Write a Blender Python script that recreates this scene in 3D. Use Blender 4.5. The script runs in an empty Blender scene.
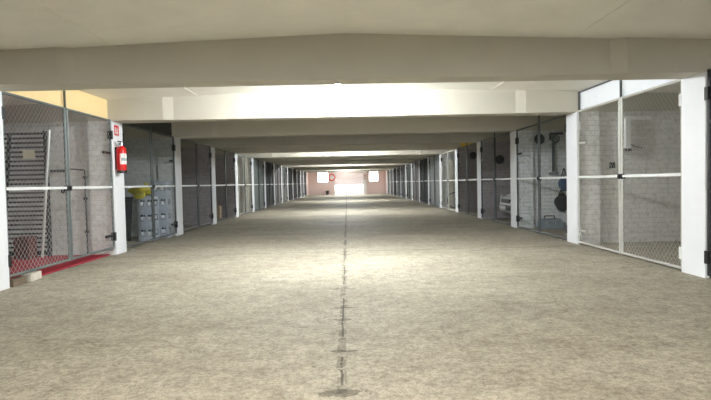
import bpy, math, random
from mathutils import Vector, Matrix
random.seed(7)
S = bpy.context.scene
COL = S.collection

# ---------------------------------------------------------------- camera
F_PX = 520.0
def make_camera():
    cd = bpy.data.cameras.new('camera'); cam = bpy.data.objects.new('camera', cd); COL.objects.link(cam)
    cd.sensor_width = 36.0; cd.lens = 36.0 * F_PX / 711.0; cd.clip_start = 0.05; cd.clip_end = 300
    v = Vector((-8.5, 17.0, -F_PX)).normalized()           # the aisle direction seen in camera axes
    r = math.radians(1.25)
    u = Vector((-math.sin(r), math.cos(r), 0)); u = (u - v * u.dot(v)).normalized()
    x = v.cross(u)
    rows = Matrix((x, v, u))                               # world axes expressed in camera axes
    cam.matrix_world = Matrix.Translation((0, 0, 1.115)) @ rows.to_4x4()
    S.camera = cam
make_camera()

# ---------------------------------------------------------------- world, light, exposure
W = bpy.data.worlds.new('daylight'); S.world = W; W.use_nodes = True
bg = W.node_tree.nodes['Background']; bg.inputs[0].default_value = (0.86, 0.93, 1.0, 1); bg.inputs[1].default_value = 4.0
LAMP_STRENGTH = 1750.0
def area(name, loc, rot, sx, sy, power, color):
    l = bpy.data.lights.new(name, 'AREA'); l.shape = 'RECTANGLE'; l.size = sx; l.size_y = sy; l.energy = power; l.color = color
    o = bpy.data.objects.new(name, l); COL.objects.link(o); o.location = loc; o.rotation_euler = rot
    return o
area('rear_fill', (0, -8.6, 1.3), (math.radians(90), 0, 0), 7.0, 2.0, 15, (0.95, 0.97, 1.0))  # fill light added behind the camera, at an opening out of view
area('exit_daylight', (0.2, 53.4, 1.6), (math.radians(-90), 0, 0), 6.0, 2.4, 250, (1.0, 0.97, 0.95))
S.view_settings.view_transform = 'Standard'; S.view_settings.look = 'None'
S.view_settings.gamma = 1.0; S.view_settings.use_curve_mapping = False
S.view_settings.exposure = 0.95

# ---------------------------------------------------------------- materials
def mat(name, col, rough=0.7, metal=0.0, var=0.06, scale=6.0, bump=0.0, bscale=40.0, emit=None, spec=0.5):
    m = bpy.data.materials.new(name); m.use_nodes = True; nt = m.node_tree; n = nt.nodes; L = nt.links
    b = n['Principled BSDF']; b.inputs['Roughness'].default_value = rough; b.inputs['Metallic'].default_value = metal
    b.inputs['Specular IOR Level'].default_value = spec
    tc = n.new('ShaderNodeTexCoord'); no = n.new('ShaderNodeTexNoise'); no.inputs['Scale'].default_value = scale
    no.inputs['Detail'].default_value = 5
    L.new(tc.outputs['Object'], no.inputs['Vector'])
    cr = n.new('ShaderNodeValToRGB'); L.new(no.outputs['Fac'], cr.inputs['Fac'])
    cr.color_ramp.elements[0].position = 0.3; cr.color_ramp.elements[1].position = 0.7
    cr.color_ramp.elements[0].color = (*[max(0, c * (1 - var)) for c in col], 1)
    cr.color_ramp.elements[1].color = (*[min(1, c * (1 + var)) for c in col], 1)
    L.new(cr.outputs[0], b.inputs['Base Color'])
    if bump:
        nb = n.new('ShaderNodeTexNoise'); nb.inputs['Scale'].default_value = bscale; L.new(tc.outputs['Object'], nb.inputs['Vector'])
        bp = n.new('ShaderNodeBump'); bp.inputs['Strength'].default_value = bump; bp.inputs['Distance'].default_value = 0.01
        L.new(nb.outputs['Fac'], bp.inputs['Height']); L.new(bp.outputs[0], b.inputs['Normal'])
    if emit:
        b.inputs['Emission Color'].default_value = (*emit[0], 1); b.inputs['Emission Strength'].default_value = emit[1]
    return m

def brick_mat(name, col, mortar=0.82, var=0.07):
    m = bpy.data.materials.new(name); m.use_nodes = True; nt = m.node_tree; n = nt.nodes; L = nt.links
    b = n['Principled BSDF']; b.inputs['Roughness'].default_value = 0.75
    tc = n.new('ShaderNodeTexCoord'); sp = n.new('ShaderNodeSeparateXYZ'); L.new(tc.outputs['Object'], sp.inputs[0])
    ad = n.new('ShaderNodeMath'); L.new(sp.outputs[0], ad.inputs[0]); L.new(sp.outputs[1], ad.inputs[1])
    cb = n.new('ShaderNodeCombineXYZ'); L.new(ad.outputs[0], cb.inputs[0]); L.new(sp.outputs[2], cb.inputs[1])
    br = n.new('ShaderNodeTexBrick'); L.new(cb.outputs[0], br.inputs['Vector'])
    br.inputs['Scale'].default_value = 1.0; br.inputs['Brick Width'].default_value = 0.25; br.inputs['Row Height'].default_value = 0.083
    br.inputs['Mortar Size'].default_value = 0.007; br.inputs['Mortar Smooth'].default_value = 0.4
    br.inputs['Color1'].default_value = (*col, 1)
    br.inputs['Color2'].default_value = (*[c * (1 - var) for c in col], 1)
    br.inputs['Mortar'].default_value = (*[c * mortar for c in col], 1)
    no = n.new('ShaderNodeTexNoise'); no.inputs['Scale'].default_value = 14; L.new(tc.outputs['Object'], no.inputs['Vector'])
    cr = n.new('ShaderNodeValToRGB'); L.new(no.outputs['Fac'], cr.inputs[0])
    cr.color_ramp.elements[0].position = .3; cr.color_ramp.elements[0].color = (.8, .78, .74, 1)
    cr.color_ramp.elements[1].position = .55; cr.color_ramp.elements[1].color = (1, 1, 1, 1)
    mx = n.new('ShaderNodeMix'); mx.data_type = 'RGBA'; mx.blend_type = 'MULTIPLY'; mx.inputs[0].default_value = 1
    L.new(br.outputs['Color'], mx.inputs[6]); L.new(cr.outputs[0], mx.inputs[7]); L.new(mx.outputs[2], b.inputs['Base Color'])
    m2 = n.new('ShaderNodeMath'); m2.operation = 'MULTIPLY_ADD'; L.new(no.outputs['Fac'], m2.inputs[0]); m2.inputs[1].default_value = .5
    iv = n.new('ShaderNodeMath'); iv.operation = 'SUBTRACT'; iv.inputs[0].default_value = 1; L.new(br.outputs['Fac'], iv.inputs[1])
    L.new(iv.outputs[0], m2.inputs[2])
    bp = n.new('ShaderNodeBump'); bp.inputs['Strength'].default_value = 0.9; bp.inputs['Distance'].default_value = 0.012
    L.new(m2.outputs[0], bp.inputs['Height']); L.new(bp.outputs[0], b.inputs['Normal'])
    return m

def floor_mat():
    m = bpy.data.materials.new('worn_concrete'); m.use_nodes = True; nt = m.node_tree; n = nt.nodes; L = nt.links
    b = n['Principled BSDF']; b.inputs['Roughness'].default_value = 0.75; b.inputs['Specular IOR Level'].default_value = 0.25
    tc = n.new('ShaderNodeTexCoord')
    def noise(scale, detail=6, rough=.6, vec=None, dist=0):
        q = n.new('ShaderNodeTexNoise'); q.inputs['Scale'].default_value = scale; q.inputs['Detail'].default_value = detail
        q.inputs['Roughness'].default_value = rough; q.inputs['Distortion'].default_value = dist
        L.new(vec or tc.outputs['Object'], q.inputs['Vector']); return q.outputs['Fac']
    def ramp(fac, p0, c0, p1, c1):
        r = n.new('ShaderNodeValToRGB'); L.new(fac, r.inputs[0]); e = r.color_ramp.elements
        e[0].position = p0; e[0].color = (*c0, 1); e[1].position = p1; e[1].color = (*c1, 1); return r.outputs[0]
    def mul(a, c, f=1.0):
        x = n.new('ShaderNodeMix'); x.data_type = 'RGBA'; x.blend_type = 'MULTIPLY'; x.inputs[0].default_value = f
        L.new(a, x.inputs[6]); L.new(c, x.inputs[7]); return x.outputs[2]
    def M(op, a, c=None, d=None):
        x = n.new('ShaderNodeMath'); x.operation = op
        for i, v in enumerate((a, c, d)):
            if v is None: continue
            if isinstance(v, (int, float)): x.inputs[i].default_value = v
            else: L.new(v, x.inputs[i])
        return x.outputs[0]
    mp = n.new('ShaderNodeMapping'); mp.inputs['Scale'].default_value = (0.6, 1.0, 1); L.new(tc.outputs['Object'], mp.inputs[0])
    base = ramp(noise(1.1, 8, .65, mp.outputs[0], .4), .32, (.385, .345, .27), .68, (.535, .495, .405))
    c = mul(base, ramp(noise(7, 8, .75), .36, (.70, .69, .67), .60, (1.05, 1.05, 1.05)))
    c = mul(c, ramp(noise(28, 6, .8), .38, (.72, .71, .69), .56, (1.05, 1.05, 1.05)))
    c = mul(c, ramp(noise(95, 4, .8), .34, (.66, .65, .63), .56, (1.08, 1.08, 1.08)))
    # dark pits
    vo = n.new('ShaderNodeTexVoronoi'); vo.inputs['Scale'].default_value = 5.5; L.new(tc.outputs['Object'], vo.inputs['Vector'])
    pit = M('MULTIPLY', M('LESS_THAN', vo.outputs['Distance'], .09), M('GREATER_THAN', noise(2.2), .53))
    c = mul(c, ramp(pit, 0, (1, 1, 1), 1, (.55, .53, .5)))
    # thin cracks
    v2 = n.new('ShaderNodeTexVoronoi'); v2.feature = 'DISTANCE_TO_EDGE'; v2.inputs['Scale'].default_value = .42
    dm = n.new('ShaderNodeMix'); dm.data_type = 'RGBA'; dm.blend_type = 'LINEAR_LIGHT'; dm.inputs[0].default_value = .14
    nn = n.new('ShaderNodeTexNoise'); nn.inputs['Scale'].default_value = 3; nn.inputs['Detail'].default_value = 6; L.new(tc.outputs['Object'], nn.inputs['Vector'])
    L.new(tc.outputs['Object'], dm.inputs[6]); L.new(nn.outputs['Color'], dm.inputs[7]); L.new(dm.outputs[2], v2.inputs['Vector'])
    crk = M('MULTIPLY', M('LESS_THAN', v2.outputs['Distance'], .004), M('GREATER_THAN', noise(.7), .52))
    c = mul(c, ramp(crk, 0, (1, 1, 1), 1, (.84, .83, .80)))
    # seam down the middle, wavering, with scars across it
    sp = n.new('ShaderNodeSeparateXYZ'); L.new(tc.outputs['Object'], sp.inputs[0]); X, Y = sp.outputs[0], sp.outputs[1]
    wob = M('MULTIPLY_ADD', noise(3, 4), .05, -.025)
    xs = M('ABSOLUTE', M('ADD', M('ADD', X, .058), wob))
    seam = M('MULTIPLY', M('LESS_THAN', xs, .008), M('GREATER_THAN', noise(1.6, 5), .47))
    wide = M('MULTIPLY', M('LESS_THAN', xs, .03), M('GREATER_THAN', noise(9.0, 5), .50))
    scar = None
    for (yy, hw, hl) in ((2.73, .15, .055), (3.42, .13, .03), (4.22, .12, .035), (4.62, .10, .03), (5.45, .14, .025), (6.6, .11, .03), (8.1, .1, .04), (9.6, .1, .05), (12.1, .12, .06)):
        e = M('ADD', M('POWER', M('DIVIDE', xs, hw), 2), M('POWER', M('DIVIDE', M('SUBTRACT', Y, yy), hl), 2))
        e = M('ADD', e, M('MULTIPLY_ADD', noise(16, 4), 3.0, -1.5))
        e = M('LESS_THAN', e, .75); scar = e if scar is None else M('MAXIMUM', scar, e)
    c = mul(c, ramp(scar, 0, (1, 1, 1), 1, (.50, .49, .47)))
    c = mul(c, ramp(wide, 0, (1, 1, 1), 1, (.62, .62, .61)))
    c = mul(c, ramp(seam, 0, (1, 1, 1), 1, (.36, .35, .34)))
    # joints across the aisle at the frames
    yj = M('ABSOLUTE', M('SUBTRACT', M('MODULO', M('ADD', M('ADD', Y, wob), 8 * 6.286 - 8.45 + 3.143), 6.286), 3.143))
    j = M('MULTIPLY', M('LESS_THAN', yj, .02), M('GREATER_THAN', noise(1.7, 4), .42))
    c = mul(c, ramp(j, 0, (1, 1, 1), 1, (.55, .54, .52)))
    L.new(c, b.inputs['Base Color'])
    h = M('SUBTRACT', M('ADD', noise(60, 5, .7), M('MULTIPLY', noise(6, 5), .6)), M('ADD', M('MULTIPLY', seam, 1.5), M('MULTIPLY', wide, .5)))
    bp = n.new('ShaderNodeBump'); bp.inputs['Strength'].default_value = .5; bp.inputs['Distance'].default_value = .01
    L.new(h, bp.inputs['Height']); L.new(bp.outputs[0], b.inputs['Normal'])
    return m

WALLWHITE = (.80, .81, .83)
MT = dict(
    floor=floor_mat(),
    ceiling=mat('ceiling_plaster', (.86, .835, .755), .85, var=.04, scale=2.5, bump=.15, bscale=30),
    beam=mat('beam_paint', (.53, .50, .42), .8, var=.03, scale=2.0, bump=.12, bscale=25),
    pillar=mat('pillar_white_paint', (.86, .87, .90), .7, var=.02, scale=4, bump=.15, bscale=25),
    brick=brick_mat('white_painted_brick', (.84, .83, .80)),
    brick_grey=brick_mat('grey_painted_brick', (.58, .61, .60)),
    brick_mauve=brick_mat('mauve_grey_brick', (.50, .46, .47)),
    brick_light=brick_mat('pale_grey_brick', (.80, .83, .84)),
    brick_beige=brick_mat('beige_brick', (.68, .64, .56)),
    brick_dark=brick_mat('dark_grey_brick', (.12, .13, .13)),  # dark grey tone for some garage walls
    pink=brick_mat('pink_painted_brick', (.90, .73, .69), .95, .03),
    outer=mat('rough_render', (.36, .35, .33), .9),
    steel=mat('dark_gate_steel', (.085, .095, .095), .5, .3),
    steel_green=mat('grey_green_gate_steel', (.17, .19, .185), .5, .4),
    steel_light=mat('light_gate_steel', (.56, .55, .51), .5, .3),
    black=mat('black_metal', (.015, .016, .018), .45),
    white_metal=mat('white_enamel', (.80, .81, .80), .45),
    wire=mat('galvanised_wire', (.68, .69, .68), .5, .1),
    wire_light=mat('bright_galvanised_wire', (.80, .78, .72), .5, .1),
    wire_dark=mat('dull_galvanised_wire', (.20, .21, .21), .5, .2),
    yellow_panel=mat('yellow_transom_paint', (.86, .66, .34), .6, var=.02),
    white_panel=mat('white_transom_paint', (.84, .86, .90), .6, var=.02),
    dark_panel=mat('dark_transom_board', (.055, .06, .055), .7),
    red_carpet=mat('red_carpet_pile', (.40, .025, .045), .95, var=.15, scale=30, bump=.6, bscale=200),
    ext_red=mat('extinguisher_red', (.72, .012, .012), .28, var=.02),
    label_white=mat('white_label', (.82, .82, .80), .5, var=.02),
    sign_red=mat('sign_red', (.68, .04, .04), .5, var=.02),
    road_red=mat('road_sign_red', (.85, .03, .03), .4, var=.02),
    crate=mat('grey_blue_crate_plastic', (.40, .45, .52), .5, var=.05),
    cap=mat('white_bottle_plastic', (.80, .84, .88), .4, var=.03),
    bottle=mat('dark_bottle_glass', (.03, .05, .05), .15, var=.05),
    bag=mat('yellow_bag_plastic', (.62, .56, .03), .45, var=.18, scale=12, bump=.6, bscale=18),
    bin=mat('black_bin_plastic', (.012, .013, .014), .55),
    slat=mat('grey_slat', (.55, .54, .53), .5, .2, var=.2, scale=9),
    slat_dark=mat('dark_slat', (.02, .018, .02), .6),
    paper=mat('cream_paper', (.85, .80, .62), .8),
    box_red=mat('reddish_brown_box', (.13, .035, .03), .7),
    pole=mat('pale_pole', (.62, .62, .60), .4, .3),
    block=mat('pale_concrete_block', (.62, .58, .50), .9, var=.15, scale=30, bump=.5),
    timber=mat('old_timber', (.16, .12, .08), .8, var=.2, scale=20),
    car=mat('silver_car_paint', (.84, .86, .88), .3, .1, var=.01),
    car_glass=mat('car_window_glass', (.02, .025, .03), .06, var=.01),
    tyre=mat('tyre_rubber', (.012, .012, .012), .8),
    lens=mat('headlamp_lens', (.75, .78, .8), .08, var=.02),
    hub=mat('wheel_alloy', (.45, .46, .47), .3, .8),
    blue=mat('blue_fabric', (.05, .09, .16), .85, var=.2, scale=20, bump=.4),
    black_fabric=mat('black_fabric', (.02, .021, .023), .9, var=.2, scale=20, bump=.4),
    tool=mat('blue_grey_tool_case', (.22, .26, .29), .5),
    strap=mat('grey_green_webbing', (.10, .12, .11), .8),
    cardboard=mat('cardboard', (.42, .33, .22), .85),
    board=mat('pale_chipboard', (.58, .55, .47), .8, var=.1),
    yellow=mat('bright_yellow_paint', (.72, .48, .02), .6, var=.1, scale=6),
    sheet_grey=mat('grey_sheet_metal', (.30, .32, .32), .5, .2, var=.1, scale=3),
    sheet_black=mat('black_sheet', (.012, .014, .016), .7),
    sheet_green=mat('grey_green_sheet', (.17, .20, .19), .6, var=.15, scale=3),
    sheet_mauve=mat('mauve_grey_sheet', (.20, .18, .185), .6, var=.1, scale=3),
    shutter=mat('beige_shutter', (.60, .47, .41), .6, var=.03),
    frame_white=mat('white_window_frame', (.85, .84, .82), .5, var=.02),
    bulb=mat('bulb_glow', (1, .97, .92), .5, var=0, emit=((.90, .955, 1.0), LAMP_STRENGTH)),
    bulb_far_fill=mat('far_fill_glow', (1, .97, .92), .5, var=0, emit=((1.0, .95, .92), LAMP_STRENGTH*.11)),  # glow of the bulb added to brighten the far wall
    bulb_front_fill=mat('front_fill_glow', (1, .97, .92), .5, var=0, emit=((1.0, .97, .92), LAMP_STRENGTH*.5)),  # glow of the unseen bulb added to brighten the foreground
    outside=mat('pale_yard', (.75, .74, .72), .9),
    rubble=mat('rubble', (.45, .42, .36), .9, var=.2, scale=30),
)
def glass_mat():
    m = bpy.data.materials.new('window_glass'); m.use_nodes = True
    b = m.node_tree.nodes['Principled BSDF']; b.inputs['Transmission Weight'].default_value = 1
    b.inputs['Roughness'].default_value = 0.0; b.inputs['IOR'].default_value = 1.02; b.inputs['Base Color'].default_value = (1, 1, 1, 1)
    return m
MT['glass'] = glass_mat()

# ---------------------------------------------------------------- mesh builder
class MB:
    def __init__(s): s.v = []; s.f = []
    def add(s, vs, fs):
        o = len(s.v); s.v += [tuple(p) for p in vs]; s.f += [tuple(i + o for i in f) for f in fs]; return s
    def box(s, x0, y0, z0, x1, y1, z1):
        x0, x1 = sorted((x0, x1)); y0, y1 = sorted((y0, y1)); z0, z1 = sorted((z0, z1))
        return s.add([(x0,y0,z0),(x1,y0,z0),(x1,y1,z0),(x0,y1,z0),(x0,y0,z1),(x1,y0,z1),(x1,y1,z1),(x0,y1,z1)],
                     [(3,2,1,0),(4,5,6,7),(0,1,5,4),(1,2,6,5),(2,3,7,6),(3,0,4,7)])
    def tube(s, a, b, r, n=8, r2=None, caps=True):
        a = Vector(a); b = Vector(b); d = (b - a).normalized(); r2 = r if r2 is None else r2
        t = Vector((0,0,1)) if abs(d.z) < .9 else Vector((1,0,0)); u = d.cross(t).normalized(); w = d.cross(u)
        vs = [a + (u*math.cos(k*2*math.pi/n) + w*math.sin(k*2*math.pi/n))*r for k in range(n)]
        vs += [b + (u*math.cos(k*2*math.pi/n) + w*math.sin(k*2*math.pi/n))*r2 for k in range(n)]
        fs = [(k, k+n, (k+1)%n+n, (k+1)%n) for k in range(n)]
        if caps: fs += [tuple(range(n)), tuple(range(2*n-1, n-1, -1))]
        return s.add(vs, fs)
    def path(s, pts, r, n=6):
        for a, b in zip(pts, pts[1:]): s.tube(a, b, r, n)
        return s
    def lathe(s, prof, c=(0,0,0), n=16, axis='z'):
        vs = []
        for (r, h) in prof:
            for k in range(n):
                t = 2*math.pi*k/n; p = (r*math.cos(t), r*math.sin(t), h)
                if axis == 'y': p = (p[0], p[2], p[1])
                if axis == 'x': p = (p[2], p[0], p[1])
                vs.append((p[0]+c[0], p[1]+c[1], p[2]+c[2]))
        m = len(prof); fs = []
        for i in range(m-1):
            for k in range(n):
                q = (i*n+k, i*n+(k+1)%n, (i+1)*n+(k+1)%n, (i+1)*n+k)
                fs.append(q[::-1] if axis == 'y' else q)
        fs += [tuple(range(n))[::-1], tuple(range((m-1)*n, m*n))]
        return s.add(vs, fs)
    def prism(s, poly, z0, z1):                                  # poly in xy, extruded in z
        n = len(poly); vs = [(x,y,z0) for x,y in poly] + [(x,y,z1) for x,y in poly]
        return s.add(vs, [tuple(range(n))[::-1], tuple(range(n, 2*n))] + [(k,(k+1)%n,(k+1)%n+n,k+n) for k in range(n)])
    def torus(s, c, R, r, axis='y', n=20, k=8):
        vs = []
        for i in range(n):
            a = 2*math.pi*i/n
            for j in range(k):
                b = 2*math.pi*j/k; rr = R + r*math.cos(b); h = r*math.sin(b)
                p = (rr*math.cos(a), rr*math.sin(a), h)
                if axis == 'y': p = (p[0], p[2], p[1])
                if axis == 'x': p = (p[2], p[0], p[1])
                vs.append((c[0]+p[0], c[1]+p[1], c[2]+p[2]))
        return s.add(vs, [(i*k+j, ((i+1)%n)*k+j, ((i+1)%n)*k+(j+1)%k, i*k+(j+1)%k) for i in range(n) for j in range(k)])
    def mesh(s, name, m, smooth=False):
        me = bpy.data.meshes.new(name); me.from_pydata(s.v, [], s.f); me.materials.append(m); me.validate(); me.update()
        if smooth:
            for p in me.polygons: p.use_smooth = True
        return me
def link(name, me, parent=None, loc=(0,0,0), rz=0.0):
    o = bpy.data.objects.new(name, me); COL.objects.link(o); o.location = loc; o.rotation_euler = (0, 0, rz)
    if parent: o.parent = parent
    return o
def obj(name, mb, m, parent=None, loc=(0,0,0), bevel=0.0, smooth=False, seg=2):
    o = link(name, mb.mesh(name, m, smooth), parent, loc)
    if bevel:
        md = o.modifiers.new('bevel', 'BEVEL'); md.width = bevel; md.segments = seg; md.limit_method = 'ANGLE'
    return o
def tag(o, label, cat, group=None):
    o['label'] = label; o['category'] = cat
    if group: o['group'] = group
    return o
def thing(name, label, cat, loc=(0,0,0), rz=0.0, group=None):
    return tag(link(name, None, None, loc, rz), label, cat, group)
def struct(name, mb, m, label=None, bevel=0.0):
    o = obj(name, mb, m, bevel=bevel); o['kind'] = 'structure'
    if label: o['label'] = label
    return o

# ---------------------------------------------------------------- layout
XP = 3.86          # aisle face of the pillars
P0, DP = 5.747, 3.143
PT = 0.40         # pillar thickness along the aisle
YW = 52.0         # far wall
YR = -8.5         # rear wall
XO = 9.4          # back wall of the garages
H_BEAM = 2.225
def pk(k): return P0 + DP * k
def hc(x): return 2.71 - abs(x) * 0.036
ORD = ['zeroth','first','second','third','fourth','fifth','sixth','seventh','eighth','ninth','tenth','eleventh','twelfth','thirteenth','fourteenth','fifteenth','sixteenth']

# floor, ceiling
struct('floor', MB().box(-XO-.2, YR-6, -.15, XO+.2, YW+14, 0), MT['floor'])
cm = MB()
pr = [(-XO-.2, hc(XO+.2)), (0, hc(0)), (XO+.2, hc(XO+.2)), (XO+.2, 3.0), (-XO-.2, 3.0)]
cm.add([(x, YR-.2, z) for x, z in pr] + [(x, YW+.2, z) for x, z in pr], [(0,1,6,5),(1,2,7,6),(2,3,8,7),(3,4,9,8),(4,0,5,9),(4,3,2,1,0),(5,6,7,8,9)])
struct('ceiling', cm, MT['ceiling'])
for i, x in enumerate((-2.45, -.05, 2.45)):
    struct('trim_%d' % (i+1), MB().box(x-.006, YR, hc(x)-.006, x+.006, YW, hc(x)+.002), MT['ceiling'])
struct('wall_left', MB().box(-XO-.2, YR, 0, -XO, YW, 2.9), MT['outer'])
struct('wall_right', MB().box(XO, YR, 0, XO+.2, YW, 2.9), MT['outer'])

# far wall with the exit and two windows
def wall_with_holes(y0, y1, holes, x0, x1, ztop):
    m = MB(); xs = sorted({x0, x1, *[h[0] for h in holes], *[h[1] for h in holes]})
    for a, b in zip(xs, xs[1:]):
        hs = [h for h in holes if h[0] <= a and h[1] >= b]
        if not hs: m.box(a, y0, 0, b, y1, ztop)
        else:
            h = hs[0]
            if h[2] > 0: m.box(a, y0, 0, b, y1, h[2])
            m.box(a, y0, h[3], b, y1, ztop)
    return m
FW = [(-2.95, -1.85, 1.22, 2.25), (-1.2, 1.6, 0, 2.18), (2.2, 3.15, 1.22, 2.25)]
struct('wall_far', wall_with_holes(YW, YW+.25, FW, -XO, XO, 2.95), MT['pink'])
struct('wall_rear', wall_with_holes(YR-.2, YR, [(-3.6, 3.6, 0, 2.3)], -XO, XO, 2.95), MT['outer'])  # unseen opening, put in to let ambient daylight reach the aisle
struct('ground', MB().box(-30, YW+14, -.16, 30, 95, -.01), MT['outside'])
for i, (x0, x1, z0, z1) in enumerate((FW[0], FW[2])):
    f = MB(); t = .05
    f.box(x0, YW+.05, z0, x0+t, YW+.12, z1).box(x1-t, YW+.05, z0, x1, YW+.12, z1).box(x0+t, YW+.05, z0, x1-t, YW+.12, z0+t).box(x0+t, YW+.05, z1-t, x1-t, YW+.12, z1)
    for q in (1, 2): xm = x0 + (x1-x0)*q/3; f.box(xm-.04, YW+.06, z0+t, xm+.04, YW+.11, z1-t)
    w = struct('window_%d' % (i+1), f, MT['frame_white'])
    obj('pane', MB().box(x0+t, YW+.08, z0+t, x1-t, YW+.09, z1-t), MT['glass'], w)
d1 = struct('door_1', MB().box(-1.28, YW-.06, 0, -1.2, YW, 2.26).box(1.6, YW-.06, 0, 1.95, YW, 2.26).box(-1.28, YW-.06, 2.18, 1.6, YW, 2.26), MT['frame_white'])
sh = MB()
for i in range(11): z = .93 + i*.114; sh.box(-1.2, YW+.08, z, 1.6, YW+.12, z+.108)
obj('roller_shutter', sh, MT['shutter'], d1)
rs = thing('road_sign', 'round white sign with a red ring beside the left far window', 'sign', (-1.5, YW-.03, 1.7))
obj('sign_face', MB().lathe([(.30,-.008),(.30,.008)], axis='y', n=28), MT['label_white'], rs)
obj('ring', MB().torus((0,-.015,0), .30, .05, 'y', 28, 8), MT['road_red'], rs)
ns = thing('wall_sign', 'small red and white sign on the right jamb of the exit', 'sign', (1.78, YW-.075, 1.68))
obj('sign_face', MB().box(-.09,-.005,-.25,.09,.005,.25), MT['label_white'], ns)
obj('red_band', MB().box(-.07,-.012,.05,.07,-.006,.2), MT['sign_red'], ns)
obj('red_band', MB().box(-.07,-.012,-.2,.07,-.006,-.12), MT['sign_red'], ns)
bb = thing('waste_bin', 'small black bin on the floor by the far pink wall', 'bin', (-1.95, YW-.35, 0))
obj('body', MB().lathe([(.13,0),(.17,.34),(.15,.34),(.12,.03)], n=14), MT['bin'], bb, smooth=False)
obj('lid', MB().lathe([(.18,.34),(.18,.37),(.05,.41)], n=14), MT['bin'], bb)

# pillars, beams and partition walls
def beam_mesh(y):
    m = MB(); h = PT/2; t = .15; N = y - h
    # plan outline: thick at both ends, slimmer between the haunches
    pl = [(-XO, y-h), (-3.02, y-h), (-2.86, y-t), (2.86, y-t), (3.02, y-h), (XO, y-h), (XO, y+h), (3.02, y+h), (2.86, y+t), (-2.86, y+t), (-3.02, y+h), (-XO, y+h)]
    front = pl[:6]; back = pl[6:][::-1]
    # insert ridge point
    front = front[:3] + [(0, y-t)] + front[3:]; back = back[:3] + [(0, y+t)] + back[3:]
    n = len(front); vs = []
    for (x, yy) in front: vs += [(x, yy, H_BEAM), (x, yy, hc(x)+.02)]
    for (x, yy) in back: vs += [(x, yy, H_BEAM), (x, yy, hc(x)+.02)]
    F = []; o = 2*n
    for i in range(n-1):
        a, b = 2*i, 2*i+2
        F += [(a, b, b+1, a+1), (o+b, o+a, o+a+1, o+b+1), (b, a, o+a, o+b), (a+1, b+1, o+b+1, o+a+1)]
    F += [(0, 1, o+1, o), (2*n-2, o+2*n-2, o+2*n-1, 2*n-1)]
    return m.add(vs, F)
WALLM = {(-1,1):'brick', (1,1):'brick', (-1,2):'brick_grey', (1,2):'brick_light', (-1,3):'brick_mauve', (1,3):'brick_mauve',
         (-1,4):'brick_mauve', (1,4):'brick_mauve', (-1,5):'brick_beige', (1,5):'brick_grey', (-1,9):'brick_light', (1,9):'brick_grey'}
KMIN, KMAX = -4, 14
for k in range(KMIN, KMAX+1):
    y = pk(k)
    if y - PT/2 < YR: continue
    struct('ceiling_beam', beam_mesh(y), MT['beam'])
    for s in (-1, 1):
        nm = 'left' if s < 0 else 'right'
        wm = MT[WALLM.get((s, k), ['brick_grey','brick_mauve','brick_dark','brick_light'][(k*3+(s>0)*2) % 4])]
        # pillar: white aisle face block; the brick pier behind the gate carries the garage's own paint
        struct('pillar', MB().box(s*XP, y-PT/2, 0, s*(XP+.05), y+PT/2, H_BEAM), MT['pillar'], bevel=.006)
        struct('brick_pier', MB().box(s*(XP+.05), y-PT/2+.002, 0, s*(XP+.40), y+PT/2-.002, H_BEAM), wm)
        struct('partition_wall', MB().box(s*(XP+.40), y-PT/2+.09, 0, s*XO, y+PT/2-.09, H_BEAM), wm)
# stub between the last pillar and the far wall, and behind the camera
for s in (-1, 1):
    struct('wall_stub', MB().box(s*XP, pk(KMAX)+PT/2, 0, s*(XP+.2), YW, 2.6), MT['pink'])
    struct('wall_stub', MB().box(s*XP, YR, 0, s*(XP+.2), pk(-1)-PT/2, 2.6), MT['outer'])

# ---------------------------------------------------------------- gates
OPEN = DP - PT
LW = OPEN/2 - .012
GT = 2.245                  # top of gate
def frame_mb(gap):
    m = MB(); r = .019
    z0, z1, y0, y1 = gap + r, GT - r, r + .004, LW - r
    m.tube((0,y0,z0-r),(0,y0,z1+r),r,8).tube((0,y1,z0-r),(0,y1,z1+r),r,8).tube((0,y0,z0),(0,y1,z0),r,8).tube((0,y0,z1),(0,y1,z1),r,8)
    return m
def wire_mb(gap, p=0.062, r=0.0021):
    m = MB(); y0, y1, z0, z1 = .03, LW-.03, gap+.03, GT-.03; w, h = y1-y0, z1-z0
    q = p*math.sqrt(2)*.95; slope = 1.15
    # diagonals z = slope*y + c clipped to the rectangle
    n0 = int(-slope*w/q) - 1; n1 = int(h/q) + 1
    for sg in (1, -1):
        for i in range(n0, n1+1):
            c = i*q; pts = []
            ya, yb = max(0, -c/slope), min(w, (h-c)/slope)
            if yb - ya < .01: continue
            A = (ya, slope*ya+c); B = (yb, slope*yb+c)
            if sg < 0: A = (w-A[0], A[1]); B = (w-B[0], B[1])
            m.tube((sg*.0022, y0+A[0], z0+A[1]), (sg*.0022, y0+B[0], z0+B[1]), r, 3, caps=False)
    return m
CACHE = {}
def cached(key, fn, m):
    k = (key, m.name)
    if k not in CACHE: CACHE[k] = fn().mesh(key.split('|')[0], m)
    return CACHE[k]
HZ = MB().box(-.034, -.012, -.07, .034, .042, .07)
SZ = MB().box(-.012, .03, -.02, .012, .30, .02)
GATES = {}
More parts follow.
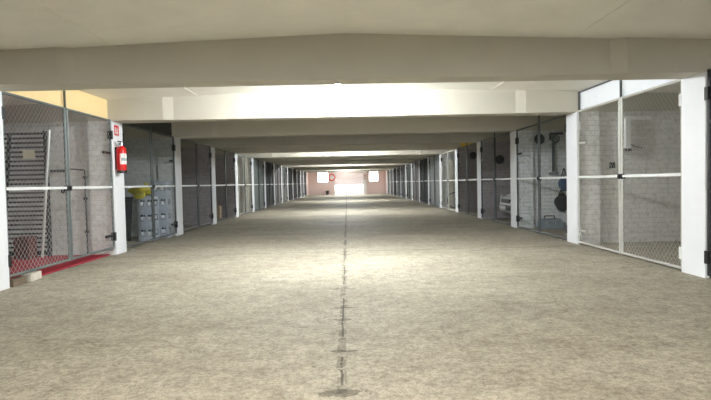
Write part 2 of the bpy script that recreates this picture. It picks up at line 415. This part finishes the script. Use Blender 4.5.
def build_gate(s, k, frame='steel', wire='wire_dark', rail='white_metal', hinge='black', gap=.03, sheet=None, label='', rod=True):
    yc = pk(k-1) + DP/2
    g = thing('chain_link_gate', label, 'gate', (s*(XP+.030), yc, 0), 0, 'chain-link gates along the aisle')
    for side in (0, 1):                                   # near leaf, far leaf
        lf = link('gate_leaf', cached('gate_leaf|%.2f' % gap, lambda: frame_mb(gap), MT[frame]), g, (0, -OPEN/2 if side == 0 else OPEN/2, 0), 0 if side == 0 else math.pi)
        link('wire_mesh', cached('wire_mesh|%.2f%s%s' % (gap, wire, k <= 1), lambda: wire_mb(gap, *((.064, .0015) if k <= 1 else (.072, .0010))), MT[wire]), lf)
        link('mid_rail', cached('mid_rail', lambda: MB().box(-.012, .03, 1.113, .012, LW-.03, 1.148), MT[rail]), lf)
        for z in (1.99, gap+.2): link('hinge', cached('hinge', lambda: HZ, MT[hinge]), lf, (0, 0, z))
        if side == 1:
            for z in (1.69, gap+.22): link('hinge_strap', cached('hinge_strap', lambda: SZ, MT[frame if frame == 'steel_light' else 'black']), lf, (0, 0, z))
        if sheet:
            sx = .022 if (s > 0) == (side == 0) else -.022
            link('backing_sheet', MB().box(sx-.003, .02, gap+.02, sx+.003, LW-.02, GT-.02).mesh('backing_sheet', MT[sheet]), lf)
    link('lock', cached('lock', lambda: MB().box(-.03, -.05, 1.09, .03, .05, 1.16).tube((-.05,0,1.13),(.05,0,1.13),.02,8), MT['black']), g)
    if rod:
        link('hanger_rod', MB().box(-.012, -.012, GT-.005, .012, .012, hc(XP)-.005).mesh('hanger_rod', MT['steel']), g)
    GATES[s, k] = g
    return g

GD = {
 (-1,0): ('steel_green','wire','white_metal','black',.11,None,'chain-link gate nearest of all on the left, only its edge by the frame'),
 (1,0): ('black','wire_dark','black','black',.03,None,'black framed gate at the right edge of the photo, nearest on the right'),
 (-1,1): ('steel_green','wire','white_metal','black',.11,None,'large chain-link double gate on the left in front of the red carpet'),
 (1,1): ('steel_light','wire_light','white_metal','white_metal',.02,None,'large pale framed chain-link double gate on the right before white brick wall'),
 (-1,2): ('steel','wire_dark','white_metal','black',.06,None,'dark framed chain-link gate in front of the grey bottle crates'),
 (1,2): ('steel','wire_dark','white_metal','black',.02,None,'dark framed chain-link gate in front of the grey tool case and blue bag'),
 (-1,3): ('steel','wire_dark','white_metal','black',.05,None,'dark chain-link gate just beyond the one guarding the bottle crates'),
 (1,3): ('steel','wire_dark','white_metal','black',.02,None,'dark chain-link gate in front of the silver car'),
 (-1,4): ('steel','wire_dark','white_metal','black',.05,None,None),
 (1,4): ('steel','wire_dark','white_metal','black',.02,None,'chain-link gate under the yellow board, just beyond the car garage'),
 (-1,5): ('steel_green','wire','white_metal','black',.04,None,'chain-link gate on the left in front of the upright pale boards'),
 (1,5): ('steel_light','wire','white_metal','black',.02,None,'chain-link gate on the right in front of the bicycle'),
 (-1,6): ('steel','wire_dark','white_metal','black',.03,'sheet_green',None),
 (1,6): ('steel','wire_dark','white_metal','black',.02,'sheet_grey','gate closed with pale grey sheet, just beyond the bicycle garage'),
 (-1,7): ('steel','black','white_metal','black',.03,'sheet_black','gate closed with black sheet, the darkest on the left'),
 (1,7): ('steel','black','white_metal','black',.02,'sheet_black','gate closed with black sheet, the darkest on the right'),
 (-1,8): ('steel','wire_dark','white_metal','black',.03,'sheet_mauve',None),
 (1,8): ('steel','wire_dark','white_metal','black',.02,'sheet_mauve',None),
}
for k in range(0, KMAX+1):
    for s in (-1, 1):
        d = GD.get((s, k)) or ('steel','wire_dark','white_metal','black',.03,None,None)
        side = 'left' if s < 0 else 'right'
        lab = d[6] or ('%s chain-link gate from the camera in the %s row of garages' % (ORD[k], side) if k < KMAX else 'chain-link gate at the far end of the %s row by the pink wall' % side)
        build_gate(s, k, *d[:6], lab, rod=not (s < 0 and k > 2))

# transoms
def transom(s, k, m, label, name='transom_panel'):
    y0, y1 = pk(k-1)+PT/2, pk(k)-PT/2
    x = s*(XP+.075)
    g = GATES[s, k]; gx, gy = g.location.x, g.location.y
    o = obj(name, MB().box(x-.008-gx, y0-gy, GT+.01, x+.008-gx, y1-gy, hc(XP+.09)-.002), MT[m], g); o['label'] = label; return o
transom(-1, 1, 'yellow_panel', 'plain yellow panel above the gate with the red carpet')
transom(1, 1, 'white_panel', 'white panel above the pale framed gate on the right')
transom(-1, 0, 'yellow_panel', 'plain yellow panel above the gate nearest on the left')
transom(1, 0, 'white_panel', 'white panel above the black framed gate nearest on the right')
transom(-1, 2, 'dark_panel', 'dark panel above the gate guarding the bottle crates')
o = obj('transom_frame', MB().box(.005, -OPEN/2, 2.53, .02, OPEN/2, 2.55).box(.005, OPEN/2-.03, GT, .02, OPEN/2, 2.53), MT['steel'], GATES[1, 1])

# ---------------------------------------------------------------- ceiling lamps
for k in (-3.5, -1.5, .5, 4.5, 8.5, 12.5, 14.4):  # first two and last bulbs are unseen, added as fill light
    y = pk(k)
    lab = {.5: 'bright round bulb hanging from the ceiling behind the nearest beam', 4.5: 'bulb hanging midway down the aisle behind the fifth beam',
           8.5: 'bulb hanging far down the aisle behind the ninth beam', 12.5: 'bulb hanging behind the thirteenth beam', 14.4: 'added bulb hidden behind the beams, lighting the pink wall', -1.5: 'added unseen bulb lighting the near end of the aisle', -3.5: 'added unseen bulb by the rear opening behind the camera'}[k]
    l = thing('ceiling_lamp', lab, 'lamp', (-.10, y, 0), 0, 'bulbs along the ridge of the ceiling')
    hz = 2.445
    obj('bulb', MB().lathe([(.012,-.058),(.04,-.045),(.056,-.015),(.056,.015),(.04,.045),(.022,.06)], (0,0,hz), 16), MT['bulb_far_fill' if k > 14 else 'bulb_front_fill' if k == -1.5 else 'bulb'], l, smooth=True)
    obj('socket', MB().lathe([(.024,.06),(.024,.12),(.012,.13)], (0,0,hz), 12), MT['white_metal'], l)
    obj('cable', MB().tube((0,0,hz+.13),(0,0,hc(.1)),.004,6), MT['white_metal'], l)

# ---------------------------------------------------------------- fire extinguisher and sign on the left pillar
yb = pk(1)
fe = thing('fire_extinguisher', 'red fire extinguisher hung on the white left pillar', 'fire extinguisher', (-XP+.095, yb-.10, 0))
zb = 1.375
obj('cylinder', MB().lathe([(.055,0),(.075,.012),(.078,.03),(.078,.37),(.066,.41),(.035,.435),(.022,.44)], (0,0,zb), 24), MT['ext_red'], fe, smooth=True)
obj('base_ring', MB().lathe([(.076,-.012),(.080,-.010),(.080,.03),(.076,.031)], (0,0,zb), 24), MT['black'], fe)
obj('label_panel', MB().add([(.0792*math.cos(t), .0792*math.sin(t), zb+z) for z in (.13,.31) for t in [math.radians(a) for a in (-85,-62,-40,-18,4,26)]],
    [(i,i+1,i+7,i+6) for i in range(5)]), MT['label_white'], fe)
obj('label_stripe', MB().add([(.0797*math.cos(t), .0797*math.sin(t), zb+z) for z in (.19,.24) for t in [math.radians(a) for a in (-70,-50,-30,-10,10)]],
    [(i,i+1,i+6,i+5) for i in range(4)]), MT['tool'], fe)
obj('valve', MB().lathe([(.022,.44),(.022,.49),(.012,.5)], (0,0,zb), 12).box(-.012,-.05,zb+.465,.012,.02,zb+.485), MT['hub'], fe)
obj('handle', MB().box(-.013,-.11,zb+.50,.013,.02,zb+.515).box(-.011,-.10,zb+.46,.011,-.02,zb+.47), MT['black'], fe)
obj('hose', MB().path([(.0,.03,zb+.47),(.03,.07,zb+.44),(.05,.085,zb+.34),(.05,.09,zb+.22),(.045,.088,zb+.12)], .011, 8), MT['black'], fe, smooth=True)
obj('wall_bracket', MB().box(-.094,-.03,zb+.05,-.076,.03,zb+.42), MT['black'], fe)
sg = thing('fire_sign', 'small red extinguisher sign on white card above the extinguisher', 'sign', (-XP+.001, yb-.05, 2.08))
obj('sign_card', MB().box(0,-.10,-.10,.004,.10,.10), MT['label_white'], sg)
obj('red_field', MB().box(.004,-.085,-.085,.006,.085,.085), MT['sign_red'], sg)
pic = MB().box(.006,-.05,-.06,.0075,-.015,.03).box(.006,-.045,.03,.0075,-.02,.05).box(.006,.0,-.06,.0075,.05,-.02)
pic.add([(.0075,.005,-.01),(.0075,.055,-.01),(.0075,.03,.06)],[(0,1,2)])
obj('pictogram', pic, MT['label_white'], sg)

# ---------------------------------------------------------------- left garage 1
yw = pk(1)-PT/2                      # camera-side face of the second pillar pair
o = tag(obj('red_carpet', MB().box(-XO+.01, pk(0)+.25, 0, -XP-.1, yw-.01, .018), MT['red_carpet']), 'red carpet on the floor of the nearest left garage', 'carpet')
sp = thing('slatted_panel', 'tall dark slatted panel leaning on the brick wall behind the carpet', 'slatted panel', (-4.88, yw-.10, .018))
m = MB()
for i in range(26):
    z = .10 + i*.074
    m.add([(x, yy, z+dz) for x in (-1.06, -.02) for (yy, dz) in ((-.040,.0),(-.032,-.003),(-.005,.038),(-.013,.041))], [(0,1,2,3)[::-1],(4,5,6,7),(0,4,5,1)[::-1],(1,5,6,2)[::-1],(2,6,7,3)[::-1],(3,7,4,0)[::-1]])
obj('slats', m, MT['slat'], sp)
obj('backing', MB().box(-1.08,.02,.02,0,.035,2.03), MT['slat_dark'], sp)
obj('side_rail', MB().box(-.035,-.045,0,0,.02,2.05), MT['slat_dark'], sp)
obj('side_rail', MB().box(-1.10,-.045,0,-1.065,.02,2.05), MT['slat_dark'], sp)
obj('cross_brace', MB().add([(-.60,-.05,2.0),(-.54,-.05,2.0),(-.54,-.04,2.0),(-.60,-.04,2.0),(-.78,-.05,.0),(-.72,-.05,.0),(-.72,-.04,.0),(-.78,-.04,.0)],[(0,1,2,3),(7,6,5,4),(0,4,5,1),(1,5,6,2),(2,6,7,3),(3,7,4,0)]), MT['slat_dark'], sp)
obj('paper_note', MB().box(-.36,-.058,1.60,-.17,-.052,1.74), MT['paper'], sp)
pl = tag(obj('pole', MB().tube((.0,0,0),(.16,.06,2.05),.022,10), MT['pole'], loc=(-4.96, yw-.22, .02)), 'pale pole leaning beside the dark slatted panel', 'pole')
bx = thing('box', 'low reddish brown box in front of the dark slatted panel', 'box', (-5.16, yw-.32, .018))
obj('carton', MB().box(-.12,-.12,0,.12,.12,.32), MT['box_red'], bx, bevel=.01)
obj('lid', MB().box(-.13,-.13,.32,.13,.13,.35), MT['box_red'], bx, bevel=.006)
cd = thing('conduit', 'black vertical pipe with clamps on the edge of the brick pier', 'pipe', (-4.325, yw-.02, 0))
obj('pipe', MB().tube((0,0,.02),(0,0,1.42),.014,8).tube((0,0,1.42),(-.32,.01,1.45),.012,8), MT['black'], cd)
for z in (.4, .95, 1.3): obj('clamp', MB().box(-.03,-.02,z-.02,.03,.019,z+.02), MT['black'], cd)
wr = thing('tool_rail', 'short dark rail fixed to white brick behind the left gate', 'rail', (-4.78, yw+.06, 1.42))
obj('rail', MB().box(-.16,.0,-.02,.16,.028,.02), MT['steel'], wr)
for x in (-.1, .0, .09): obj('hook', MB().path([(x,.0,0),(x,-.03,-.01),(x,-.035,-.035)], .006, 6), MT['black'], wr)
lk = thing('padlock', 'small black padlock hanging on the white brick below the rail', 'padlock', (-4.74, yw+.072, 1.08))
obj('body', MB().box(-.03,-.015,-.035,.03,.015,.02), MT['black'], lk, bevel=.004)
obj('shackle', MB().path([(-.02,0,.02),(-.02,0,.055),(0,0,.07),(.02,0,.055),(.02,0,.02)], .005, 6), MT['black'], lk)
bl = thing('prop_block', 'pale concrete block on the floor under the left gate', 'block', (-3.90, 6.42, 0), .1)
obj('block', MB().box(-.06,-.13,0,.06,.13,.10), MT['block'], bl, bevel=.008)
tb = tag(obj('timber_offcut', MB().box(-.045,-.12,0,.045,.12,.085), MT['timber'], loc=(-3.90, 6.12, 0)), 'dark timber offcut on the floor beside the pale block', 'block')

# ---------------------------------------------------------------- left garage 2: crates, bag, bin
def crate_mb(w=.33, d=.30, h=.305):
    m = MB(); t = .018
    m.box(0,0,0,w,d,.015)
    for y0 in (0, d-t):
        m.box(0,y0,.015,w,y0+t,.10).box(0,y0,h-.07,w,y0+t,h)
        m.box(0,y0,.10,.04,y0+t,h-.07).box(w-.04,y0,.10,w,y0+t,h-.07).box(w/2-.02,y0,.10,w/2+.02,y0+t,h-.07)
        m.box(.03,y0-.004 if y0==0 else y0+t,.045,w-.03,y0 if y0==0 else y0+t+.004,.065)
    for x0 in (0, w-t):
        m.box(x0,t,.015,x0+t,d-t,.10).box(x0,t,h-.07,x0+t,d-t,h)
        m.box(x0,t,.10,x0+t,.05,h-.07).box(x0,d-.05,.10,x0+t,d-t,h-.07)
    return m
crate_me = crate_mb().mesh('crate_body', MT['crate'])
bot_me = MB().lathe([(.024,0),(.0285,.01),(.0285,.16),(.014,.22),(.013,.25)], n=12).mesh('bottle_body', MT['bottle'], True)
lab_me = MB().lathe([(.029,.09),(.029,.175)], n=12).mesh('bottle_label', MT['cap'], True)
cap_me = MB().lathe([(.017,.245),(.017,.27)], n=10).mesh('cap', MT['cap'])
POS = ['bottom', 'second from the bottom', 'third from the bottom', 'top']
for (cx, cy, nst, stk) in ((-4.36, 10.86, 3, 'front'), (-4.25, 11.34, 4, 'rear')):
    for i in range(nst):
        z = i*.31 + .001*(i > 0)
        pos = 'top' if i == nst-1 else POS[i]
        c = thing('bottle_crate', 'grey bottle crate, %s of the %s stack behind the gate' % (pos, 'front' if stk == 'front' else 'taller rear'), 'crate', (cx, cy, z), 0, 'stacked bottle crates')
        link('crate_body', crate_me, c)
        for bi, bxx in enumerate((.060, .122, .208, .270)):
            b = thing('bottle', 'dark bottle, %s of four, %s crate of the %s stack' % (['leftmost','second','third','rightmost'][bi], pos, stk), 'bottle', (cx+bxx, cy+.06, z+.0155), 0, 'bottles in the crates')
            link('bottle_body', bot_me, b); link('bottle_label', lab_me, b); link('cap', cap_me, b)
# yellow bag: rounded crumpled sack
def blob(rx, ry, rz, seed, n=18, m=12, amp=.16, flat=.0):
    rnd = random.Random(seed); ph = [rnd.uniform(0, 6.28) for _ in range(8)]
    vs = []
    for i in range(m+1):
        t = math.pi*i/m
        for j in range(n):
            p = 2*math.pi*j/n
            q = 1 + amp*(math.sin(3*p+ph[0]+2*t)*.5 + math.sin(5*t+ph[1]+p)*.35 + math.sin(7*p+ph[2]-3*t)*.3)
            vs.append((rx*q*math.sin(t)*math.cos(p), ry*q*math.sin(t)*math.sin(p), max(-rz*(1-flat), rz*q*math.cos(t))))
    b = MB(); fs = [(i*n+j, (i+1)*n+j, (i+1)*n+(j+1)%n, i*n+(j+1)%n) for i in range(m) for j in range(n)]
    return b.add(vs, fs)
yb_ = thing('plastic_bag', 'crumpled yellow plastic bag on the front crate stack', 'bag', (-4.33, 10.98, .934))
obj('bag_body', blob(.24,.13,.10,3,flat=.0), MT['bag'], yb_, loc=None or (0,0,.11), smooth=True)
obj('bag_fold', blob(.13,.035,.09,5), MT['bag'], yb_, loc=(.02,-.155,.03), smooth=True)
obj('bag_neck', MB().lathe([(.03,.0),(.022,.03),(.045,.07)], (.12,0,.2), 10), MT['bag'], yb_, smooth=True)
wb = thing('wheeled_bin', 'tall black bin beside the front stack of crates', 'bin', (-4.71, 10.75, 0))
obj('body', MB().add([(-.17,-.17,.04),(.17,-.17,.04),(.17,.17,.04),(-.17,.17,.04),(-.22,-.22,.88),(.22,-.22,.88),(.22,.22,.88),(-.22,.22,.88)],[(3,2,1,0),(4,5,6,7),(0,1,5,4),(1,2,6,5),(2,3,7,6),(3,0,4,7)]), MT['bin'], wb, bevel=.015)
obj('lid', MB().box(-.235,-.235,.88,.235,.235,.92), MT['bin'], wb, bevel=.012)
for x in (-.14, .14): obj('wheel', MB().lathe([(.06,-.02),(.06,.02)], (x,.15,.06), 14, 'x'), MT['tyre'], wb)
for x in (-.14, .14): obj('foot', MB().box(x-.02,-.15,0,x+.02,-.11,.05), MT['bin'], wb)

# ---------------------------------------------------------------- right garage 1
eb = thing('electric_box', 'narrow white electric box on the white brick wall', 'electric box', (4.72, yw+.055, 1.6))
obj('casing', MB().box(-.05,-.10,0,.05,.034,.50), MT['white_metal'], eb, bevel=.006)
obj('cable_gland', MB().box(-.06,-.03,-.05,.09,.034,-.005), MT['black'], eb)
obj('conduit', MB().path([(.05,0,.1),(.16,.01,.03),(.3,.02,.0)], .009, 6), MT['steel'], eb)
sw = thing('light_switch', 'small black switch on the white brick wall left of the electric box', 'switch', (4.50, yw+.06, 1.32))
obj('plate', MB().box(-.045,-.012,-.05,.045,.03,.05), MT['black'], sw, bevel=.004)
obj('toggle', MB().box(-.012,-.03,-.015,.012,-.012,.015), MT['black'], sw)

# ---------------------------------------------------------------- right garage 2
y2 = pk(2)-PT/2
def round_vent(x, y, z, r, label):
    t = thing('round_ventilator', label, 'ventilator', (x, y, z), 0, 'round black ventilators')
    obj('ring', MB().torus((0,0,0), r, .022, 'y', 22, 8), MT['black'], t, smooth=True)
    obj('back_plate', MB().lathe([(r,.0),(r,.03)], axis='y', n=22), MT['black'], t)
    g = MB()
    for q in range(6): a = q*math.pi/6; g.tube((-r*math.cos(a),-.01,-r*math.sin(a)),(r*math.cos(a),-.01,r*math.sin(a)),.005,5)
    obj('grille', g, MT['black'], t); obj('hub', MB().lathe([(.03,-.025),(.03,0)], axis='y', n=12), MT['black'], t)
round_vent(4.40, y2-.033, 2.02, .10, 'round black ventilator high on the pier in the blue bag garage')
round_vent(4.44, pk(3)-PT/2+.058, 1.70, .11, 'round black ventilator on the wall above the silver car')
round_vent(4.44, pk(4)-PT/2+.058, 1.98, .11, 'round black ventilator in the garage under the yellow board')
hs = thing('hanging_strap', 'grey green strap hanging from a bracket above a wire basket', 'strap', (4.72, y2+.06, 0))
obj('bracket', MB().box(-.05,-.10,2.12,.22,.03,2.16).box(-.05,-.03,2.0,-.02,.03,2.12), MT['black'], hs)
obj('webbing', MB().box(-.03,-.08,1.27,.03,-.065,2.12), MT['strap'], hs)
obj('coil', MB().torus((.08,-.05,2.02), .07, .018, 'y', 16, 6).torus((.06,-.02,1.98), .06, .016, 'y', 16, 6), MT['strap'], hs)
bk = thing('wire_basket', 'small grey wire basket at the lower end of the strap', 'basket', (4.76, y2-.02, 1.16))
m = MB()
for z in (0, .05, .1): m.path([(-.1,-.07,z),(.1,-.07,z),(.1,.07,z),(-.1,.07,z),(-.1,-.07,z)], .005, 5)
for i in range(6): x = -.1+i*.04; m.path([(x,-.07,.1),(x,-.07,0),(x,.07,0),(x,.07,.1)], .004, 5)
obj('wires', m, MT['hub'], bk); obj('bracket', MB().box(-.1,.07,.06,.1,.12,.09), MT['steel'], bk)
tc_ = thing('tool_case', 'blue grey tool case on the floor in the right garage', 'tool case', (4.55, y2-.25, 0))
obj('case', MB().add([(-.30,-.16,0),(.30,-.16,0),(.30,.16,0),(-.30,.16,0),(-.24,-.12,.22),(.20,-.12,.22),(.20,.12,.22),(-.24,.12,.22)],[(3,2,1,0),(4,5,6,7),(0,1,5,4),(1,2,6,5),(2,3,7,6),(3,0,4,7)]), MT['tool'], tc_, bevel=.02)
obj('handle', MB().path([(-.13,0,.21),(-.13,0,.28),(.09,0,.28),(.09,0,.21)], .013, 8), MT['black'], tc_)
obj('latch', MB().box(-.15,-.155,.10,-.10,-.135,.16).box(.05,-.155,.10,.10,-.135,.16), MT['hub'], tc_)
jb = thing('shoulder_bag', 'blue bag hanging on the wall above a black bag', 'bag', (4.98, y2+.02, .99))
obj('bag_body', MB().add(blob(.13,.07,.17,11,amp=.08).v, blob(.13,.07,.17,11,amp=.08).f), MT['blue'], jb, smooth=True)
obj('strap', MB().path([(-.08,.0,.12),(0,.02,.36),(.08,0,.12)], .010, 6), MT['black_fabric'], jb)
kb = thing('black_bag', 'black bag hanging on the wall below the blue bag', 'bag', (4.93, y2+.02, .555))
obj('bag_body', MB().add(blob(.17,.09,.20,12,amp=.12).v, blob(.17,.09,.20,12,amp=.12).f), MT['black_fabric'], kb, smooth=True)
obj('strap', MB().path([(-.08,.04,.15),(0,.05,.30),(.08,.04,.15)], .010, 6), MT['black_fabric'], kb)

# ---------------------------------------------------------------- the silver car
def build_car(x, y):
    car = thing('car', 'silver car parked nose out behind the right gate', 'car', (x, y, 0))
    # local: +x points into the garage, nose at x=0
    st = [(0.0,.56,.30,.52),(.06,.66,.24,.62),(.25,.74,.2,.72),(.75,.80,.2,.80),(1.05,.82,.2,.87),(1.6,.83,.2,.90),(2.6,.83,.2,.91),(3.5,.82,.2,.92),(3.85,.76,.24,.86),(3.98,.66,.32,.70)]
    m = MB(); n = 0; rings = []
    for (sx, hw, zb, zt) in st:
        zm = zb + (zt-zb)*.55
        ring = [(sx,-hw*.9,zb),(sx,-hw,zb+.1),(sx,-hw,zm),(sx,-hw*.94,zt-.05),(sx,-hw*.8,zt),(sx,0,zt+.02),(sx,hw*.8,zt),(sx,hw*.94,zt-.05),(sx,hw,zm),(sx,hw,zb+.1),(sx,hw*.9,zb)]
        rings.append(ring)
    q = len(rings[0]); vs = [p for r in rings for p in r]; fs = []
    for i in range(len(rings)-1):
        for j in range(q): a, b = i*q+j, i*q+(j+1)%q; fs.append((a, b, b+q, a+q)[::-1])
    fs += [tuple(range(q)), tuple(range((len(rings)-1)*q, len(rings)*q))[::-1]]
    m.add(vs, fs); b = obj('body', m, MT['car'], car, smooth=False, bevel=.02)
    for s in (-1, 1):
        obj('mirror', MB().box(1.25, s*.84, .90, 1.37, s*.98, 1.02), MT['car'], car, bevel=.02)
    def cab(stn, name, mt):
        vs = []; 
        for (sx, hw, z) in stn: vs += [(sx,-hw,z),(sx,hw,z)]
        k = len(stn); o = len(vs)
        f = [(2*i, 2*i+1, 2*i+3, 2*i+2)[::-1] for i in range(k-1)]
        vs += [(sx,-.76,.89) for (sx,_,_) in stn] + [(sx,.76,.89) for (sx,_,_) in stn]
        f += [(o+i, o+i+1, 2*i+2, 2*i) for i in range(k-1)] + [(o+k+i, 2*i+1, 2*i+3, o+k+i+1)[::-1] for i in range(k-1)]
        return obj(name, MB().add(vs, f), mt, car)
    cab([(1.0,.74,.885),(1.65,.62,1.36),(1.8,.61,1.395)], 'windscreen', MT['car_glass'])
    cab([(1.8,.61,1.40),(2.3,.62,1.42),(3.1,.61,1.39)], 'roof', MT['car'])
    cab([(3.1,.61,1.39),(3.8,.70,.90)], 'rear_window', MT['car_glass'])
    for s in (-1, 1):
        obj('side_window', MB().box(1.75, s*.742, .94, 2.95, s*.765, 1.24), MT['car_glass'], car)
        hl = obj('headlamp', MB().lathe([(.11,-.02),(.105,-.06),(.05,-.075)], (.09, s*.50, .60), 16, 'x'), MT['lens'], car, smooth=True)
        for wx in (.72, 3.2):
            w = obj('wheel', MB().lathe([(.20,-.09),(.29,-.09),(.305,-.05),(.305,.05),(.29,.09),(.20,.09)], (wx, s*.75, .305), 24, 'y'), MT['tyre'], car)
            obj('wheel_hub', MB().lathe([(.17,-.095),(.19,.0),(.17,.095)], (wx, s*.75, .305), 16, 'y'), MT['hub'], w)
    obj('bumper', MB().box(-.08,-.70,.33,.05,.70,.45), MT['black'], car, bevel=.03)
    obj('grille', MB().box(-.015,-.36,.50,.04,.36,.60), MT['black'], car, bevel=.01)
    obj('number_plate', MB().box(-.095,-.26,.34,-.082,.26,.43), MT['label_white'], car)
    obj('bonnet_seam', MB().box(.22,-.60,.735,.24,.60,.745), MT['black'], car)
build_car(4.16, 13.60)

# ---------------------------------------------------------------- garages further back
ys = pk(3)+PT/2+.1
yp = tag(obj('yellow_board', MB().box(XP+.07, ys, GT+.02, XP+.10, pk(4)-PT/2-.3, 2.52), MT['yellow']), 'bright yellow board above the fourth right gate', 'board')
# bicycle in the fifth right garage
bc = thing('bicycle', 'dark bicycle leaning in the right garage past the yellow board', 'bicycle', (4.42, pk(5)-PT/2-.35, 0), 0)
for x in (-.08, .98):
    w = obj('wheel', MB().torus((x,0,.33), .31, .02, 'y', 26, 6), MT['tyre'], bc)
    g = MB()
    for q in range(8): a = q*math.pi/4; g.tube((x,0,.33),(x+.3*math.cos(a),0,.33+.3*math.sin(a)),.003,4)
    obj('spokes', g, MT['hub'], w)
obj('frame', MB().tube((-.08,0,.33),(.06,0,.88),.015).tube((.04,0,.78),(.64,0,.82),.017).tube((.04,0,.74),(.42,0,.30),.018).tube((.42,0,.30),(.66,0,.92),.016).tube((.98,0,.33),(.42,0,.30),.012).tube((.98,0,.33),(.64,0,.82),.012), MT['black'], bc)
obj('handlebar', MB().path([(.0,-.26,.93),(.06,-.1,.95),(.06,.1,.95),(.0,.26,.93)], .013, 8).tube((.05,0,.86),(.06,0,.96),.013), MT['steel'], bc)
obj('saddle', blob(.13,.06,.03,2,amp=.05), MT['black'], bc, loc=(.68,0,.95), smooth=True)
obj('crank', MB().lathe([(.09,-.01),(.09,.01)], (.42,.03,.30), 16, 'y').tube((.42,.05,.30),(.50,.05,.18),.01,6).tube((.42,-.05,.30),(.34,-.05,.42),.01,6), MT['steel'], bc)
# upright boards: left garage 5 and right garage 5
for i, (x, m_, h, lab) in enumerate(((-4.12,'board',2.02,'widest pale board standing upright in the fifth left garage'), (-4.46,'board',1.86,'narrower pale board behind the widest one, fifth left garage'),
                                   (4.25,'board',1.95,'pale board standing upright behind the bicycle on the right'), (4.55,'sheet_green',2.05,'grey green board standing upright behind the bicycle on the right'))):
    yy = pk(5)-PT/2 - (.05 if abs(x) < 4.3 else .03)
    tag(obj('upright_board', MB().box(-.10, -.02, 0, .10, .016, h), MT[m_], loc=(x, yy, 0), bevel=.004), lab, 'board', 'boards stored upright')
# cartons
for i, (s, k, dx, h, m_, lab) in enumerate(((-1,4,.42,.42,'cardboard','brown carton on the floor of the fourth left garage'), (-1,9,.30,.55,'box_red','reddish carton in the ninth left garage'),
        (1,8,.3,.5,'tool','grey carton in the eighth right garage'), (1,10,.3,.6,'bin','black carton in the tenth right garage'), (-1,11,.3,.6,'bin','black carton in the eleventh left garage'))):
    c = thing('carton', lab, 'carton', (s*(XP+.25+dx), pk(k)-PT/2-.28, 0), 0, 'cartons in the garages')
    obj('box_body', MB().box(-.2,-.17,0,.2,.17,h), MT[m_], c, bevel=.006)
    obj('flap', MB().box(-.2,-.17,h,-.005,.17,h+.008).box(.005,-.17,h,.2,.17,h+.008), MT[m_], c)
    obj('tape', MB().box(-.025,-.1712,h-.1,.025,-.1702,h), MT['label_white'], c)

# rubble by the pillars
rnd = random.Random(4)
for i, (x, y, r, lab) in enumerate(((3.80, 9.25, .022, 'small pale chip of plaster by the second right pillar'), (3.78, 8.45, .018, 'tiny chip of plaster in front of the second right pillar'),
        (-3.82, 9.25, .025, 'small chip of plaster at the foot of the extinguisher pillar'), (3.70, 6.3, .016, 'small chip on the floor before the nearest right pillar'), (3.62, 18.6, .03, 'pale chip on the floor far down the right side'))):
    tag(obj('plaster_chip', blob(r*1.6, r, r*.6, 20+i, 9, 6, .3), MT['rubble'], loc=(x, y, r*.55)), lab, 'chip', 'chips of plaster on the floor')
